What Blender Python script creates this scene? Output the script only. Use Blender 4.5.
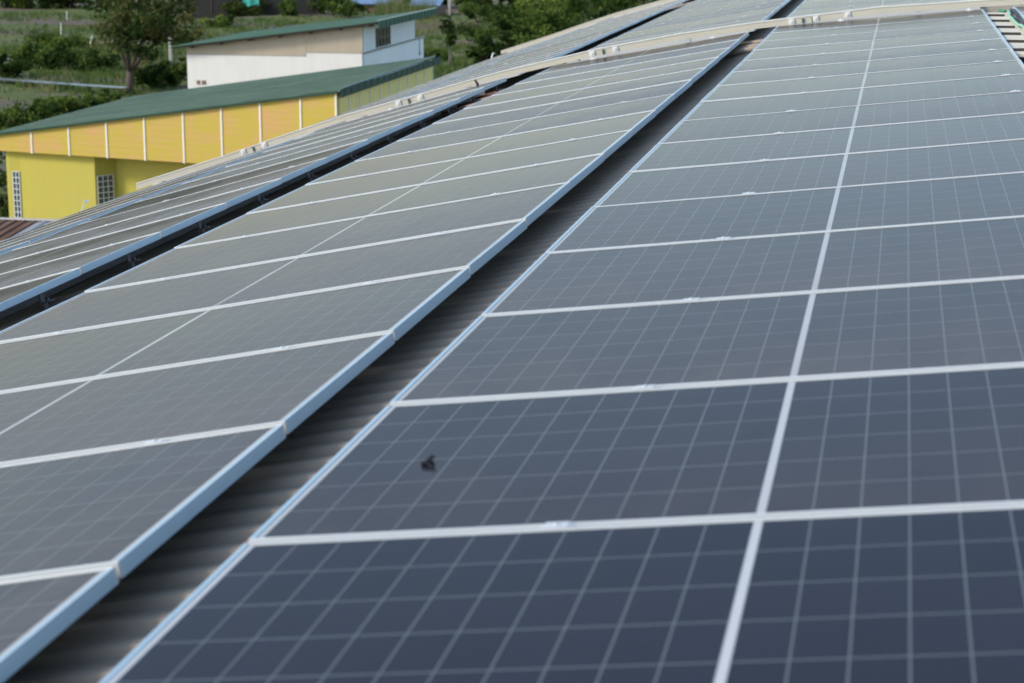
import bpy, bmesh, math, random
from mathutils import Vector, Matrix
R = math.radians
random.seed(7)
S = bpy.context.scene
COL = S.collection
for o in list(bpy.data.objects):
    bpy.data.objects.remove(o)

# ------------------------------------------------------------------ camera, sky, sun, exposure
CAM = Vector((1.2681, -3.6600, 11.5003))
F_PX = 1966.89
cam = bpy.data.cameras.new('camera')
cam.sensor_width = 36.0
cam.lens = F_PX / 1024 * 36.0
cam.clip_start = 0.05
cam.clip_end = 6000
cam.dof.use_dof = True
cam.dof.focus_distance = 11.0
cam.dof.aperture_fstop = 4.6
cam.dof.aperture_blades = 7
co = bpy.data.objects.new('camera', cam)
COL.objects.link(co)
RW = Matrix(((0.98140984, -0.04170496, 0.18733774), (0.19192377, 0.21326, -0.957959), (0.0, 0.97610495, 0.21729964)))
m4 = RW.to_4x4()
m4.translation = CAM
co.matrix_world = m4
S.camera = co

SUN_EL, SUN_AZ = 33.0, 236.0          # azimuth clockwise from +Y: the sun stands behind the camera, to its left
w = bpy.data.worlds.new('World')
S.world = w
w.use_nodes = True
nt = w.node_tree
sky = nt.nodes.new('ShaderNodeTexSky')
sky.sky_type = 'NISHITA'
sky.sun_disc = False
sky.sun_elevation = R(SUN_EL)
sky.sun_rotation = R(SUN_AZ)
sky.air_density = 0.7
sky.dust_density = 0.6
sky.ozone_density = 1.2
bg = nt.nodes['Background']
bg.inputs['Strength'].default_value = 0.15
tint = nt.nodes.new('ShaderNodeMix')          # a hazier, less blue sky than the clear-air model gives
tint.data_type = 'RGBA'
tint.blend_type = 'MULTIPLY'
tint.inputs[0].default_value = 1.0
tint.inputs[7].default_value = (1.0, 0.918, 0.80, 1)
nt.links.new(sky.outputs[0], tint.inputs[6])
nt.links.new(tint.outputs[2], bg.inputs[0])
sl = bpy.data.lights.new('sun', 'SUN')
sl.energy = 1.1
sl.angle = R(12)
sl.color = (1.0, 0.9, 0.76)
so = bpy.data.objects.new('sun', sl)
COL.objects.link(so)
sd = Vector((math.sin(R(SUN_AZ)) * math.cos(R(SUN_EL)), math.cos(R(SUN_AZ)) * math.cos(R(SUN_EL)), math.sin(R(SUN_EL))))
so.rotation_euler = (-sd).to_track_quat('-Z', 'Y').to_euler()
so.location = (0, 0, 60)
S.view_settings.view_transform = 'Standard'
S.view_settings.look = 'None'
S.view_settings.gamma = 1
S.view_settings.exposure = 1.2
S.view_settings.use_curve_mapping = False
S.render.engine = 'CYCLES'
S.cycles.max_bounces = 6


# ------------------------------------------------------------------ helpers
def tag(o, label=None, cat=None, group=None, kind=None):
    if label: o['label'] = label
    if cat: o['category'] = cat
    if group: o['group'] = group
    if kind: o['kind'] = kind
    return o


def empty(name, loc=(0, 0, 0), rot=(0, 0, 0)):
    o = bpy.data.objects.new(name, None)
    o.empty_display_size = 0.2
    o.location = loc
    o.rotation_euler = rot
    COL.objects.link(o)
    return o


class MB:
    """collects faces, builds one mesh object"""
    def __init__(s):
        s.v, s.f, s.m = [], [], []

    def poly(s, pts, mi=0):
        n = len(s.v)
        s.v += [tuple(p) for p in pts]
        s.f.append(tuple(range(n, n + len(pts))))
        s.m.append(mi)

    def mesh(s, vs, fs, mi=0):
        n = len(s.v)
        s.v += [tuple(p) for p in vs]
        for f in fs:
            s.f.append(tuple(i + n for i in f))
            s.m.append(mi)

    def box(s, a, b, mi=0, mat=None):
        (x0, y0, z0), (x1, y1, z1) = a, b
        vs = [Vector(p) for p in ((x0, y0, z0), (x1, y0, z0), (x1, y1, z0), (x0, y1, z0), (x0, y0, z1), (x1, y0, z1), (x1, y1, z1), (x0, y1, z1))]
        if mat is not None:
            vs = [mat @ p for p in vs]
        s.mesh(vs, [(0, 3, 2, 1), (4, 5, 6, 7), (0, 1, 5, 4), (1, 2, 6, 5), (2, 3, 7, 6), (3, 0, 4, 7)], mi)

    def prism(s, prof, off, mi=0):
        """closed profile of 3-D points swept by a vector"""
        off = Vector(off)
        n = len(prof)
        a = [Vector(p) for p in prof]
        b = [p + off for p in a]
        s.mesh(a + b, [tuple(range(n - 1, -1, -1)), tuple(range(n, 2 * n))] + [(i, (i + 1) % n, n + (i + 1) % n, n + i) for i in range(n)], mi)

    def tube(s, pts, rad, k=8, mi=0):
        pts = [Vector(p) for p in pts]
        rs = rad if isinstance(rad, (list, tuple)) else [rad] * len(pts)
        rings = []
        for i, p in enumerate(pts):
            d = (pts[min(i + 1, len(pts) - 1)] - pts[max(i - 1, 0)]).normalized()
            u = d.cross(Vector((0, 0, 1)))
            if u.length < 1e-3: u = d.cross(Vector((1, 0, 0)))
            u.normalize()
            q = d.cross(u)
            rings.append([p + (u * math.cos(2 * math.pi * j / k) + q * math.sin(2 * math.pi * j / k)) * rs[i] for j in range(k)])
        vs = [p for r in rings for p in r]
        fs = []
        for i in range(len(pts) - 1):
            for j in range(k):
                fs.append((i * k + j, i * k + (j + 1) % k, (i + 1) * k + (j + 1) % k, (i + 1) * k + j))
        fs.append(tuple(range(k - 1, -1, -1)))
        fs.append(tuple(range((len(pts) - 1) * k, len(pts) * k)))
        s.mesh(vs, fs, mi)

    def data(s, name, mats, smooth=False, bevel=0):
        me = bpy.data.meshes.new(name)
        me.from_pydata(s.v, [], s.f)
        for m in (mats if isinstance(mats, (list, tuple)) else [mats]):
            me.materials.append(m)
        me.polygons.foreach_set('material_index', s.m)
        if smooth:
            me.polygons.foreach_set('use_smooth', [True] * len(s.f))
        me.update()
        if bevel or True:
            bm = bmesh.new()
            bm.from_mesh(me)
            if len(bm.faces) < 4000:
                bmesh.ops.recalc_face_normals(bm, faces=bm.faces)
            if bevel:
                bmesh.ops.remove_doubles(bm, verts=bm.verts, dist=1e-5)
                bmesh.ops.bevel(bm, geom=bm.edges, offset=bevel, segments=2, affect='EDGES', clamp_overlap=True)
            bm.to_mesh(me)
            bm.free()
        return me

    def build(s, name, mats, parent=None, loc=(0, 0, 0), smooth=False, bevel=0):
        o = bpy.data.objects.new(name, s.data(name, mats, smooth, bevel))
        o.location = loc
        COL.objects.link(o)
        if parent: o.parent = parent
        return o


def obj(name, me, parent=None):
    o = bpy.data.objects.new(name, me)
    COL.objects.link(o)
    if parent: o.parent = parent
    return o


# ------------------------------------------------------------------ materials
class NT:
    def __init__(s, name):
        s.mat = bpy.data.materials.new(name)
        s.mat.use_nodes = True
        s.t = s.mat.node_tree
        s.b = s.t.nodes['Principled BSDF']

    def n(s, typ, **kw):
        nd = s.t.nodes.new('ShaderNode' + typ)
        for k, v in kw.items(): setattr(nd, k, v)
        return nd

    def l(s, a, b): s.t.links.new(a, b)

    def math(s, op, a, b=None, c=None, clamp=False):
        nd = s.n('Math', operation=op, use_clamp=clamp)
        for i, q in enumerate((a, b, c)):
            if q is None: continue
            if isinstance(q, (int, float)): nd.inputs[i].default_value = q
            else: s.l(q, nd.inputs[i])
        return nd.outputs[0]

    def mix(s, fac, a, b, blend='MIX'):
        nd = s.n('Mix', data_type='RGBA', blend_type=blend)
        for i, q in ((0, fac), (6, a), (7, b)):
            if isinstance(q, (int, float)): nd.inputs[i].default_value = q
            elif isinstance(q, tuple): nd.inputs[i].default_value = (*q, 1)
            else: s.l(q, nd.inputs[i])
        return nd.outputs[2]

    def noise(s, scale, detail=4, rough=.55, vec=None, dist=0):
        nd = s.n('TexNoise')
        nd.inputs['Scale'].default_value = scale
        nd.inputs['Detail'].default_value = detail
        nd.inputs['Roughness'].default_value = rough
        nd.inputs['Distortion'].default_value = dist
        if vec is not None: s.l(vec, nd.inputs['Vector'])
        return nd.outputs[0]

    def coord(s, which='Object', scale=None):
        c = s.n('TexCoord').outputs[which]
        if scale:
            mp = s.n('Mapping')
            mp.inputs['Scale'].default_value = scale
            s.l(c, mp.inputs[0])
            return mp.outputs[0]
        return c

    def ramp(s, fac, stops):
        nd = s.n('ValToRGB')
        cr = nd.color_ramp
        while len(cr.elements) < len(stops): cr.elements.new(.5)
        for e, (p, c) in zip(cr.elements, stops):
            e.position = p
            e.color = (*c, 1) if len(c) == 3 else c
        s.l(fac, nd.inputs[0])
        return nd.outputs[0]

    def set(s, **kw):
        for k, v in kw.items():
            k = {'color': 'Base Color', 'rough': 'Roughness', 'metal': 'Metallic', 'ior': 'IOR', 'spec': 'Specular IOR Level'}.get(k, k)
            if isinstance(v, (int, float)): s.b.inputs[k].default_value = v
            elif isinstance(v, tuple): s.b.inputs[k].default_value = (*v, 1)
            else: s.l(v, s.b.inputs[k])
        return s

    def bump(s, h, strength=.3, dist=.01):
        nd = s.n('Bump')
        nd.inputs['Strength'].default_value = strength
        nd.inputs['Distance'].default_value = dist
        s.l(h, nd.inputs['Height'])
        s.l(nd.outputs[0], s.b.inputs['Normal'])


def simple(name, col, rough=.6, metal=0., var=.12, scale=6., spec=.5):
    m = NT(name)
    nz = m.noise(scale, 5, vec=m.coord('Object'))
    c = m.mix(nz, tuple(max(0, x * (1 - var)) for x in col), tuple(min(1, x * (1 + var)) for x in col))
    m.set(color=c, rough=rough, metal=metal, spec=spec)
    return m.mat


def weathered(name, col, dirt, rough=.8, amt=.5):
    """paint with vertical rain streaks and soft stains"""
    m = NT(name)
    st = m.noise(1.0, 6, .7, vec=m.coord('Object', (2.4, 2.4, .22)))
    bl = m.noise(.7, 5, .6, vec=m.coord('Object'))
    f = m.math('MULTIPLY', m.math('SUBTRACT', m.math('ADD', m.math('MULTIPLY', st, .6), m.math('MULTIPLY', bl, .4)), .40, clamp=True), 3.0 * amt, clamp=True)
    m.set(color=m.mix(f, col, dirt), rough=rough)
    return m.mat


def mat_cells(name, dust, dustcol, gloss):
    m = NT(name)
    sep = m.n('SeparateXYZ')
    m.l(m.coord('Object'), sep.inputs[0])
    x, y = sep.outputs[0], sep.outputs[1]
    ax = m.math('SUBTRACT', m.math('ABSOLUTE', x), 0.0085)
    px, py = 0.0921, 0.1838
    cx = m.math('DIVIDE', ax, px)
    cy = m.math('DIVIDE', m.math('ADD', y, 3 * py), py)
    fx = m.math('ABSOLUTE', m.math('SUBTRACT', m.math('FRACT', cx), .5))
    fy = m.math('ABSOLUTE', m.math('SUBTRACT', m.math('FRACT', cy), .5))
    lx = m.math('GREATER_THAN', fx, .5 - .0018 / px)
    ly = m.math('GREATER_THAN', fy, .5 - .0026 / py)
    out = m.math('MAXIMUM', m.math('GREATER_THAN', m.math('ABSOLUTE', cy - 0 if False else m.math('SUBTRACT', cy, 3.)), 3.),
                 m.math('MAXIMUM', m.math('LESS_THAN', cx, 0.), m.math('GREATER_THAN', cx, 11.)))
    line = m.math('MAXIMUM', lx, ly)
    # collector wires, ten to a cell, parallel to the long side
    wf = m.math('FRACT', m.math('MULTIPLY', cy, 10.))
    wire = m.math('MULTIPLY', m.math('LESS_THAN', wf, .05), .12)
    # cell to cell variation
    cb = m.n('CombineXYZ')
    m.l(m.math('FLOOR', m.math('MULTIPLY', x, 1 / px)), cb.inputs[0])
    m.l(m.math('FLOOR', cy), cb.inputs[1])
    oi = m.n('ObjectInfo')
    m.l(oi.outputs['Random'], cb.inputs[2])
    wn = m.n('TexWhiteNoise')
    m.l(cb.outputs[0], wn.inputs[0])
    cell = m.mix(wn.outputs[0], (.010, .0135, .025), (.016, .020, .034))
    grain = m.noise(60, 3, vec=m.coord('Object'))
    cell = m.mix(m.math('MULTIPLY', grain, .35), cell, (.018, .026, .05))
    base = m.mix(wire, cell, (.35, .37, .4))
    base = m.mix(line, base, (.145, .175, .19))
    base = m.mix(out, base, (.60, .64, .66))
    # dust film: streaks down the slope, per-panel amount
    d1 = m.noise(3.5, 6, .65, vec=m.coord('Object', (1, .6, 1)), dist=.6)
    d2 = m.noise(28, 4, .7, vec=m.coord('Object', (.35, 1, 1)))
    da = m.math('ADD', m.math('MULTIPLY', d1, .7), m.math('MULTIPLY', d2, .3))
    edge = m.math('MULTIPLY', m.math('SUBTRACT', m.math('ABSOLUTE', y), .40, clamp=True), .5)
    pn = m.math('ADD', m.math('MULTIPLY', oi.outputs['Random'], 1.1), .28)
    da = m.math('MULTIPLY', m.math('ADD', m.math('MULTIPLY', m.math('SUBTRACT', da, .22, clamp=True), 2.2 * dust), m.math('MULTIPLY', edge, dust)), pn)
    low = m.math('MULTIPLY', m.math('POWER', m.math('SUBTRACT', .5, m.math('DIVIDE', y, 1.138), clamp=True), 1.6), m.math('ADD', .5, m.math('MULTIPLY', d1, 1.0)))
    low = m.math('MULTIPLY', low, m.math('ADD', m.math('MULTIPLY', pn, .7), .42))
    da = m.math('ADD', m.math('MULTIPLY', da, .75), m.math('MULTIPLY', low, dust * (.7 if dust < .3 else .3)), clamp=True)
    spots = m.ramp(m.noise(38, 2, .5, vec=m.coord('Object')), [(.70, (0, 0, 0)), (.78, (1, 1, 1))])
    da = m.math('ADD', da, m.math('MULTIPLY', spots, dust * .2), clamp=True)
    base = m.mix(da, base, dustcol)
    # anti-reflection glass under a thin film of dust: a diffuse body and a damped Fresnel reflection
    d = m.n('BsdfDiffuse')
    m.l(base, d.inputs[0])
    g = m.n('BsdfGlossy')
    g.inputs['Color'].default_value = (*gloss, 1)
    m.l(m.math('ADD', .10, m.math('MULTIPLY', da, .4)), g.inputs['Roughness'])
    fr = m.n('Fresnel')
    fr.inputs[0].default_value = 1.42
    mx = m.n('MixShader')
    m.l(fr.outputs[0], mx.inputs[0]); m.l(d.outputs[0], mx.inputs[1]); m.l(g.outputs[0], mx.inputs[2])
    m.l(mx.outputs[0], m.t.nodes['Material Output'].inputs[0])
    return m.mat


MAT = {}
MAT['cells'] = mat_cells('solar_cells', .20, (.30, .262, .222), (.44, .415, .395))
MAT['cells_clean'] = mat_cells('solar_cells_clean', .05, (.26, .24, .21), (.45, .425, .405))
MAT['cells_dusty'] = mat_cells('solar_cells_dusty', .42, (.29, .262, .235), (.42, .395, .385))
a = NT('anodised_aluminium')
az = a.noise(30, 4, vec=a.coord('Object', (.2, 3, 1)))
a.set(color=a.mix(az, (.60, .63, .63), (.70, .72, .71)), metal=.2, rough=a.math('ADD', .32, a.math('MULTIPLY', az, .15)))
MAT['alu'] = a.mat
a = NT('sky_tinted_aluminium')  # short end rails: blue sky reflection painted in as base colour
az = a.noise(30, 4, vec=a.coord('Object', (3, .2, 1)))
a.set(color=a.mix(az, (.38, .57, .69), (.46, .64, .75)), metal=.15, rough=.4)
MAT['alu_sky_tint'] = a.mat
MAT['backsheet'] = simple('white_backsheet', (.75, .75, .73), .5)
MAT['clamp'] = simple('clamp_metal', (.68, .71, .72), .4, .2)
MAT['rail'] = simple('rail_metal', (.6, .61, .62), .4, .7)


def mat_roof():
    m = NT('weathered_metal_roof')
    c = m.coord('Object')
    n1 = m.noise(1.3, 6, .65, vec=m.coord('Object', (.5, 2, 1)))
    n2 = m.noise(9, 6, .7, vec=c)
    col = m.mix(n1, (.29, .24, .18), (.46, .39, .30))
    rust = m.ramp(n2, [(.62, (0, 0, 0)), (.74, (1, 1, 1))])
    col = m.mix(m.math('MULTIPLY', rust, .5), col, (.17, .11, .07))
    m.set(color=col, rough=.55, metal=.25)
    return m.mat


MAT['roof'] = mat_roof()


# ------------------------------------------------------------------ our own roof and its solar arrays
Z0 = 10.232
PITCH, PL, PWID, FH = 1.154, 2.094, 1.138, 0.037
TR_Y = 17.55
BLOCK2 = 18.02


def arr(p):
    def g(v):
        vv = min(v, 17.3) / 10
        return p[0] + p[1] * vv, p[2] + p[3] * vv + p[4] * vv * vv + Z0, p[5] + p[6] * vv + p[7] * vv * vv
    return g


ARRAYS = {
    'right': arr((1.0394, .0023, .1135, -.0012, .0011, .1121, -.0027, -.0049)),
    'middle': arr((-1.3125, -.0092, -.2751, .0308, -.0046, .1973, -.0124, .0023)),
    'left': arr((-3.8527, -.0306, -.8625, .0043, -.0003, .2714, .0025, .002)),
    'outer': arr((-6.281, -.0, -1.615, 0, 0, .325, 0, 0)),
    'far_right': arr((3.43, 0, .275, 0, 0, .03, 0, 0)),
}
# height of the roof sheet under the arrays, as a polyline in x
prof = []
for k in ('outer', 'left', 'middle', 'right', 'far_right'):
    x, z, t = ARRAYS[k](9)
    for s in (-1, 1):
        prof.append((x + s * PL / 2 * math.cos(t), z + s * PL / 2 * math.sin(t) - .150))
prof = [(-7.75, prof[0][1] - .19)] + prof + [(7.0, prof[-1][1] - .12), (10, prof[-1][1] - .6), (13, prof[-1][1] - 1.5)]


def roof_z(x):
    for (a, b) in zip(prof, prof[1:]):
        if x <= b[0]:
            return a[1] + (b[1] - a[1]) * (x - a[0]) / (b[0] - a[0])
    return prof[-1][1]


Y0, Y1 = -9.0, 47.5
fac = empty('factory_building', (2, 19, 0))
tag(fac, 'large low factory whose curved corrugated metal roof carries all the solar panels', 'factory')
mb = MB()
rp = 0.15
ys = []
y = Y0
while y < Y1:
    ys += [(y, 0), (y + .085, 0), (y + .102, .017), (y + .133, .017), (y + rp, 0)][0:4]
    y += rp
xs = [p[0] for p in prof]
vs = [(x, yy, roof_z(x) + h) for x in xs for (yy, h) in ys]
ny = len(ys)
fs = [(i * ny + j, (i + 1) * ny + j, (i + 1) * ny + j + 1, i * ny + j + 1) for i in range(len(xs) - 1) for j in range(ny - 1)]
mb.mesh(vs, fs)
o = mb.build('roof_sheet', MAT['roof'])
o.parent = fac; o.location = -fac.location
MAT['factory_wall'] = simple('factory_wall', (.5, .5, .47), .8)
for nm, pts in (('wall', [(-7.6, Y0 + .1, 0), (-7.6, Y1 - .1, 0), (-7.6, Y1 - .1, roof_z(-7.6)), (-7.6, Y0 + .1, roof_z(-7.6))]),
                ('wall', [(12.9, Y0 + .1, 0), (12.9, Y1 - .1, 0), (12.9, Y1 - .1, roof_z(12.9)), (12.9, Y0 + .1, roof_z(12.9))]),
                ('wall', [(-7.6, Y1 - .1, 0)] + [(12.9, Y1 - .1, 0)] + [(x, Y1 - .1, roof_z(x) - .01) for x in (12.9, 10, 7, 4.5, 2.1, 0, -2.3, -4.9, -7.6)]),
                ('wall', [(-7.6, Y0 + .1, 0)] + [(12.9, Y0 + .1, 0)] + [(x, Y0 + .1, roof_z(x) - .01) for x in (12.9, 10, 7, 4.5, 2.1, 0, -2.3, -4.9, -7.6)])):
    mb = MB()
    mb.poly(pts)
    o = mb.build(nm, MAT['factory_wall']); o.parent = fac; o.location = -fac.location

# --- panel prototype meshes
LIP = .0118
mb = MB()
hx, hy = PL / 2, PWID / 2
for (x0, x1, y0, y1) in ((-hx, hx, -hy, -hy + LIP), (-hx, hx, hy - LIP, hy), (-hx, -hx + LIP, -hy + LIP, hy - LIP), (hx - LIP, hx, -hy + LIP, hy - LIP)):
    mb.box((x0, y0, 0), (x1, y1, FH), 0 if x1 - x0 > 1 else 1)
ME_FRAME = mb.data('frame', [MAT['alu'], MAT['alu_sky_tint']], bevel=.0012)
mb = MB()
mb.box((-hx + LIP - .0005, -hy + LIP - .0005, FH - .012), (hx - LIP + .0005, hy - LIP + .0005, FH - .0025))
ME_CELLS = mb.data('cell_sheet', [MAT['cells']])
ME_CELLS_C = ME_CELLS.copy(); ME_CELLS_C.materials[0] = MAT['cells_clean']
ME_CELLS_D = ME_CELLS.copy(); ME_CELLS_D.materials[0] = MAT['cells_dusty']
mb = MB()
mb.box((-.025, -.019, FH + .0005), (.025, .019, FH + .0028))
mb.box((-.032, -.0085, .0), (.032, .0085, FH + .0005))
mb.tube([(0, 0, FH + .0035), (0, 0, FH + .007)], .006, 6)
ME_CLAMP = mb.data('clamp', MAT['clamp'])
mb = MB()
mb.box((-.03, -.014, FH + .0005), (.03, .012, FH + .007))
mb.box((-.03, .002, -.02), (.03, .012, FH + .0005))
mb.tube([(0, 0, FH + .007), (0, 0, FH + .02)], .011, 6)
ME_ENDCLAMP = mb.data('clamp', simple('end_clamp_metal', (.85, .87, .88), .35, .2))

ORD = ['zeroth', 'first', 'second', 'third', 'fourth', 'fifth', 'sixth', 'seventh', 'eighth', 'ninth', 'tenth', 'eleventh', 'twelfth', 'thirteenth', 'fourteenth', 'fifteenth', 'sixteenth', 'seventeenth', 'eighteenth']
CLAMP_X = {'right': (-.387, .893), 'middle': (-.65, .67), 'left': (-.3, .75), 'outer': (-.6, .6), 'far_right': (-.6, .6)}
rj = random.Random(3)


def panel(key, v0, label, group, clamps=0, dusty=False):
    """v0: y of the panel's near edge; clamps 1 = mid clamps on the far edge, 2 = end clamps"""
    yc = v0 + PITCH / 2
    x, z, t = ARRAYS[key](yc)
    nrm = Vector((-math.sin(t), 0, math.cos(t)))
    p = Vector((x, yc, z)) - nrm * (FH + rj.uniform(-.001, .001))
    jit = .15 if key == 'outer' else 1.0
    r = empty('solar_panel', p, (rj.gauss(0, .0012) * jit, -t + rj.gauss(0, .0006) * jit, rj.gauss(0, .0005)))
    tag(r, label, 'solar panel', group)
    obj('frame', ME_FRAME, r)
    obj('cell_sheet', ME_CELLS_D if dusty else (ME_CELLS_C if v0 < -.5 else ME_CELLS), r)
    if clamps:
        for cx in CLAMP_X[key]:
            c = obj('clamp', ME_CLAMP if clamps == 1 else ME_ENDCLAMP, r)
            c.location = (cx + rj.uniform(-.015, .015), PITCH / 2, 0)
    return r


for key, k0, k1, where, dusty in (('right', -1, 14, 'right foreground array', False), ('middle', -1, 14, 'middle array', True),
                                  ('left', 4, 14, 'left blue-edged array', True), ('outer', 8, 14, 'outermost left array', True)):
    n = k1 - k0 + 1
    for k in range(k0, k1 + 1):
        up, dn = k - k0 + 1, k1 - k + 1
        if up <= dn: pos = ('lowest row' if up == 1 else ORD[up] + ' row') + ' counted from its near end'
        else: pos = ('last row' if dn == 1 else ORD[dn] + ' row') + ' before the cream trunking'
        panel(key, k * PITCH, 'solar panel in %s, %s' % (where, pos), 'solar panels in the near block', 0 if key == 'outer' else (2 if k == 14 else 1), dusty)
for k in range(11, 15):
    panel('far_right', k * PITCH, 'solar panel at right photo edge beyond green hose, %s before trunking' % ('last row' if k == 14 else ORD[15 - k] + ' row'), 'solar panels in the near block', 1, False)
for key, n, where in (('right', 5, 'far right array'), ('middle', 15, 'far middle array'), ('left', 17, 'far left array'), ('outer', 17, 'far outermost left array')):
    for k in range(n):
        pos = ORD[k + 1] + ' row'
        panel(key, BLOCK2 + k * PITCH, 'solar panel in %s, %s beyond the cream trunking' % (where, pos), 'solar panels beyond the first trunking', 0 if key == 'outer' else 1, key != 'right')
for key in ('left', 'outer'):
    for k in range(4):
        panel(key, 39.4 + k * PITCH, 'distant solar panel in %s array, %s beyond the second trunking' % ('left' if key == 'left' else 'outermost left', ORD[k + 1] + ' row'), 'solar panels beyond the second trunking', 0, True)

# --- rails under the arrays
for key, where in (('right', 'right'), ('middle', 'middle'), ('left', 'left'), ('outer', 'outermost left')):
    for i, cx in enumerate(CLAMP_X[key]):
        mb = MB()
        pts = []
        for v in [(-1.1 if key in ('right', 'middle') else 4.5)] + [3 * q for q in range(2, 6)] + [17.4]:
            x, z, t = ARRAYS[key](v)
            pts.append(Vector((x, v, z)) + Vector((math.cos(t), 0, math.sin(t))) * cx - Vector((-math.sin(t), 0, math.cos(t))) * (FH + .003))
        for a, b in zip(pts, pts[1:]):
            q = [a + Vector((dx, 0, dz)) for dx, dz in ((-.02, -.075), (.02, -.075), (.02, 0), (-.02, 0))]
            mb.prism(q, b - a)
        tag(mb.build('mounting_rail', MAT['rail']), 'aluminium rail under the %s array, on its %s side' % (where, 'left' if i == 0 else 'right'), 'rail', 'rails under the near arrays')

# --- brackets seen under the edge of the left array
mb = MB()
mb.box((-.045, -.022, -.055), (.012, .022, -.05))
mb.box((-.045, -.022, -.05), (-.04, .022, .0))
mb.tube([(-.012, 0, -.05), (-.012, 0, -.035)], .009, 6)
mb.box((-.045, -.02, -.11), (-.03, .02, -.055))
me_br = mb.data('roof_bracket', simple('dull_bracket', (.12, .12, .13), .6, .3))
for k in range(4, 15):
    v = (k + .62) * PITCH
    x, z, t = ARRAYS['left'](v)
    o = obj('roof_bracket', me_br)
    o.location = Vector((x, v, z)) + Vector((math.cos(t), 0, math.sin(t))) * (hx + .005) - Vector((-math.sin(t), 0, math.cos(t))) * FH
    o.rotation_euler = (0, -t, 0)
    tag(o, 'small grey metal bracket under the blue edge of the left array, in the black gap', 'bracket', 'brackets in the black gap')
# --- upright plates on the outermost roof edge
for (v, lab) in ((16.15, 'small pale upright plate on the roof edge before the yellow wall'), (38.1, 'small white plate on the far roof edge before the green bushes')):
    x, z, t = ARRAYS['outer'](v)
    e = Vector((x - hx * math.cos(t) - .02, v, z - hx * math.sin(t)))
    mb = MB()
    mb.box((-.05, -.045, -.14), (-.04, .045, .07))
    mb.box((-.05, -.045, .07), (.0, .045, .08))
    o = mb.build('edge_plate', MAT['clamp'], loc=e)
    o.rotation_euler = (0, .3, .4)
    tag(o, lab, 'bracket')

# ------------------------------------------------------------------ cable trunking crossing the roof
TP = [(-7.261, -1.934), (-6.237, -1.603), (-5.508, -1.347), (-4.780, -1.101), (-3.802, -0.822), (-3.014, -0.594), (-1.911, -0.325), (-1.047, -0.157), (-0.293, -0.035), (1.028, 0.145), (2.105, 0.228), (3.0, .285), (4.6, .31)]
m = NT('cream_trunking')
n1 = m.noise(5, 5, .6, vec=m.coord('Object', (1, 1, 3)))
m.set(color=m.mix(n1, (.50, .475, .385), (.62, .59, .49)), rough=.5)
MAT['trunk'] = m.mat
MAT['lid'] = simple('trunking_lid', (.70, .69, .64), .45)
MAT['white_pvc'] = simple('white_pvc', (.74, .74, .71), .4)
MAT['dark_clip'] = simple('dark_clip', (.06, .1, .08), .5)


def trunking(y, label, x0=-9, clips=()):
    r = empty('cable_trunking', (0, y, Z0))
    tag(r, label, 'cable trunking', 'cable trunkings across the roof')
    tp = [p for p in TP if p[0] >= x0]
    body, lid = MB(), MB()
    for (a, b) in zip(tp, tp[1:]):
        q = [Vector((a[0], yy, a[1] + zz)) for yy, zz in ((-.05, 0), (.05, 0), (.05, .062), (-.05, .062))]
        body.prism(q, (b[0] - a[0], 0, b[1] - a[1]))
        q = [Vector((a[0], yy, a[1] + zz)) for yy, zz in ((-.056, .0625), (.056, .0625), (.056, .073), (-.056, .073))]
        lid.prism(q, (b[0] - a[0], 0, b[1] - a[1]))
    body.build('body', MAT['trunk'], r)
    lid.build('lid', MAT['lid'], r)

    def tz(x):
        for a, b in zip(tp, tp[1:]):
            if a[0] <= x <= b[0]: return a[1] + (b[1] - a[1]) * (x - a[0]) / (b[0] - a[0]), math.atan2(b[1] - a[1], b[0] - a[0])
        return tp[-1][1], 0
    x = tp[0][0] + .3
    while x < tp[-1][0]:
        z, t = tz(x)
        f = MB()
        f.box((x - .03, -.045, z - .14), (x + .03, .045, z))
        f.build('foot', MAT['rail'], r)
        x += 1.2
    for x, kind in clips:
        z, t = tz(x)
        c = MB()
        mt = Matrix.Translation((x, 0, z)) @ Matrix.Rotation(-t, 4, 'Y')
        if kind == 'w':
            c.box((-.03, -.066, -.002), (.03, -.0505, .058), mat=mt)
            c.box((-.012, -.075, .015), (.012, -.0665, .045), mat=mt)
            c.build('clip', MAT['white_pvc'], r, bevel=.003)
        else:
            c.box((-.012, -.062, -.006), (.012, -.0505, .05), mat=mt)
            c.build('strap', MAT['dark_clip'], r)
    return r


cl = []
for c in (-5.83, -4.02, -1.86, .26):
    cl += [(c - .12, 'w'), (c, 'd'), (c + .13, 'w')]
cl += [(.36, 'd'), (.72, 'w')]
trunking(TR_Y, 'long cream cable trunking with white clips crossing the whole roof behind the near panels', clips=cl)
trunking(38.75, 'far short stretch of cream trunking at the top edge of the roof', clips=[(-3.0, 'w'), (-2.7, 'w')])

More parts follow.
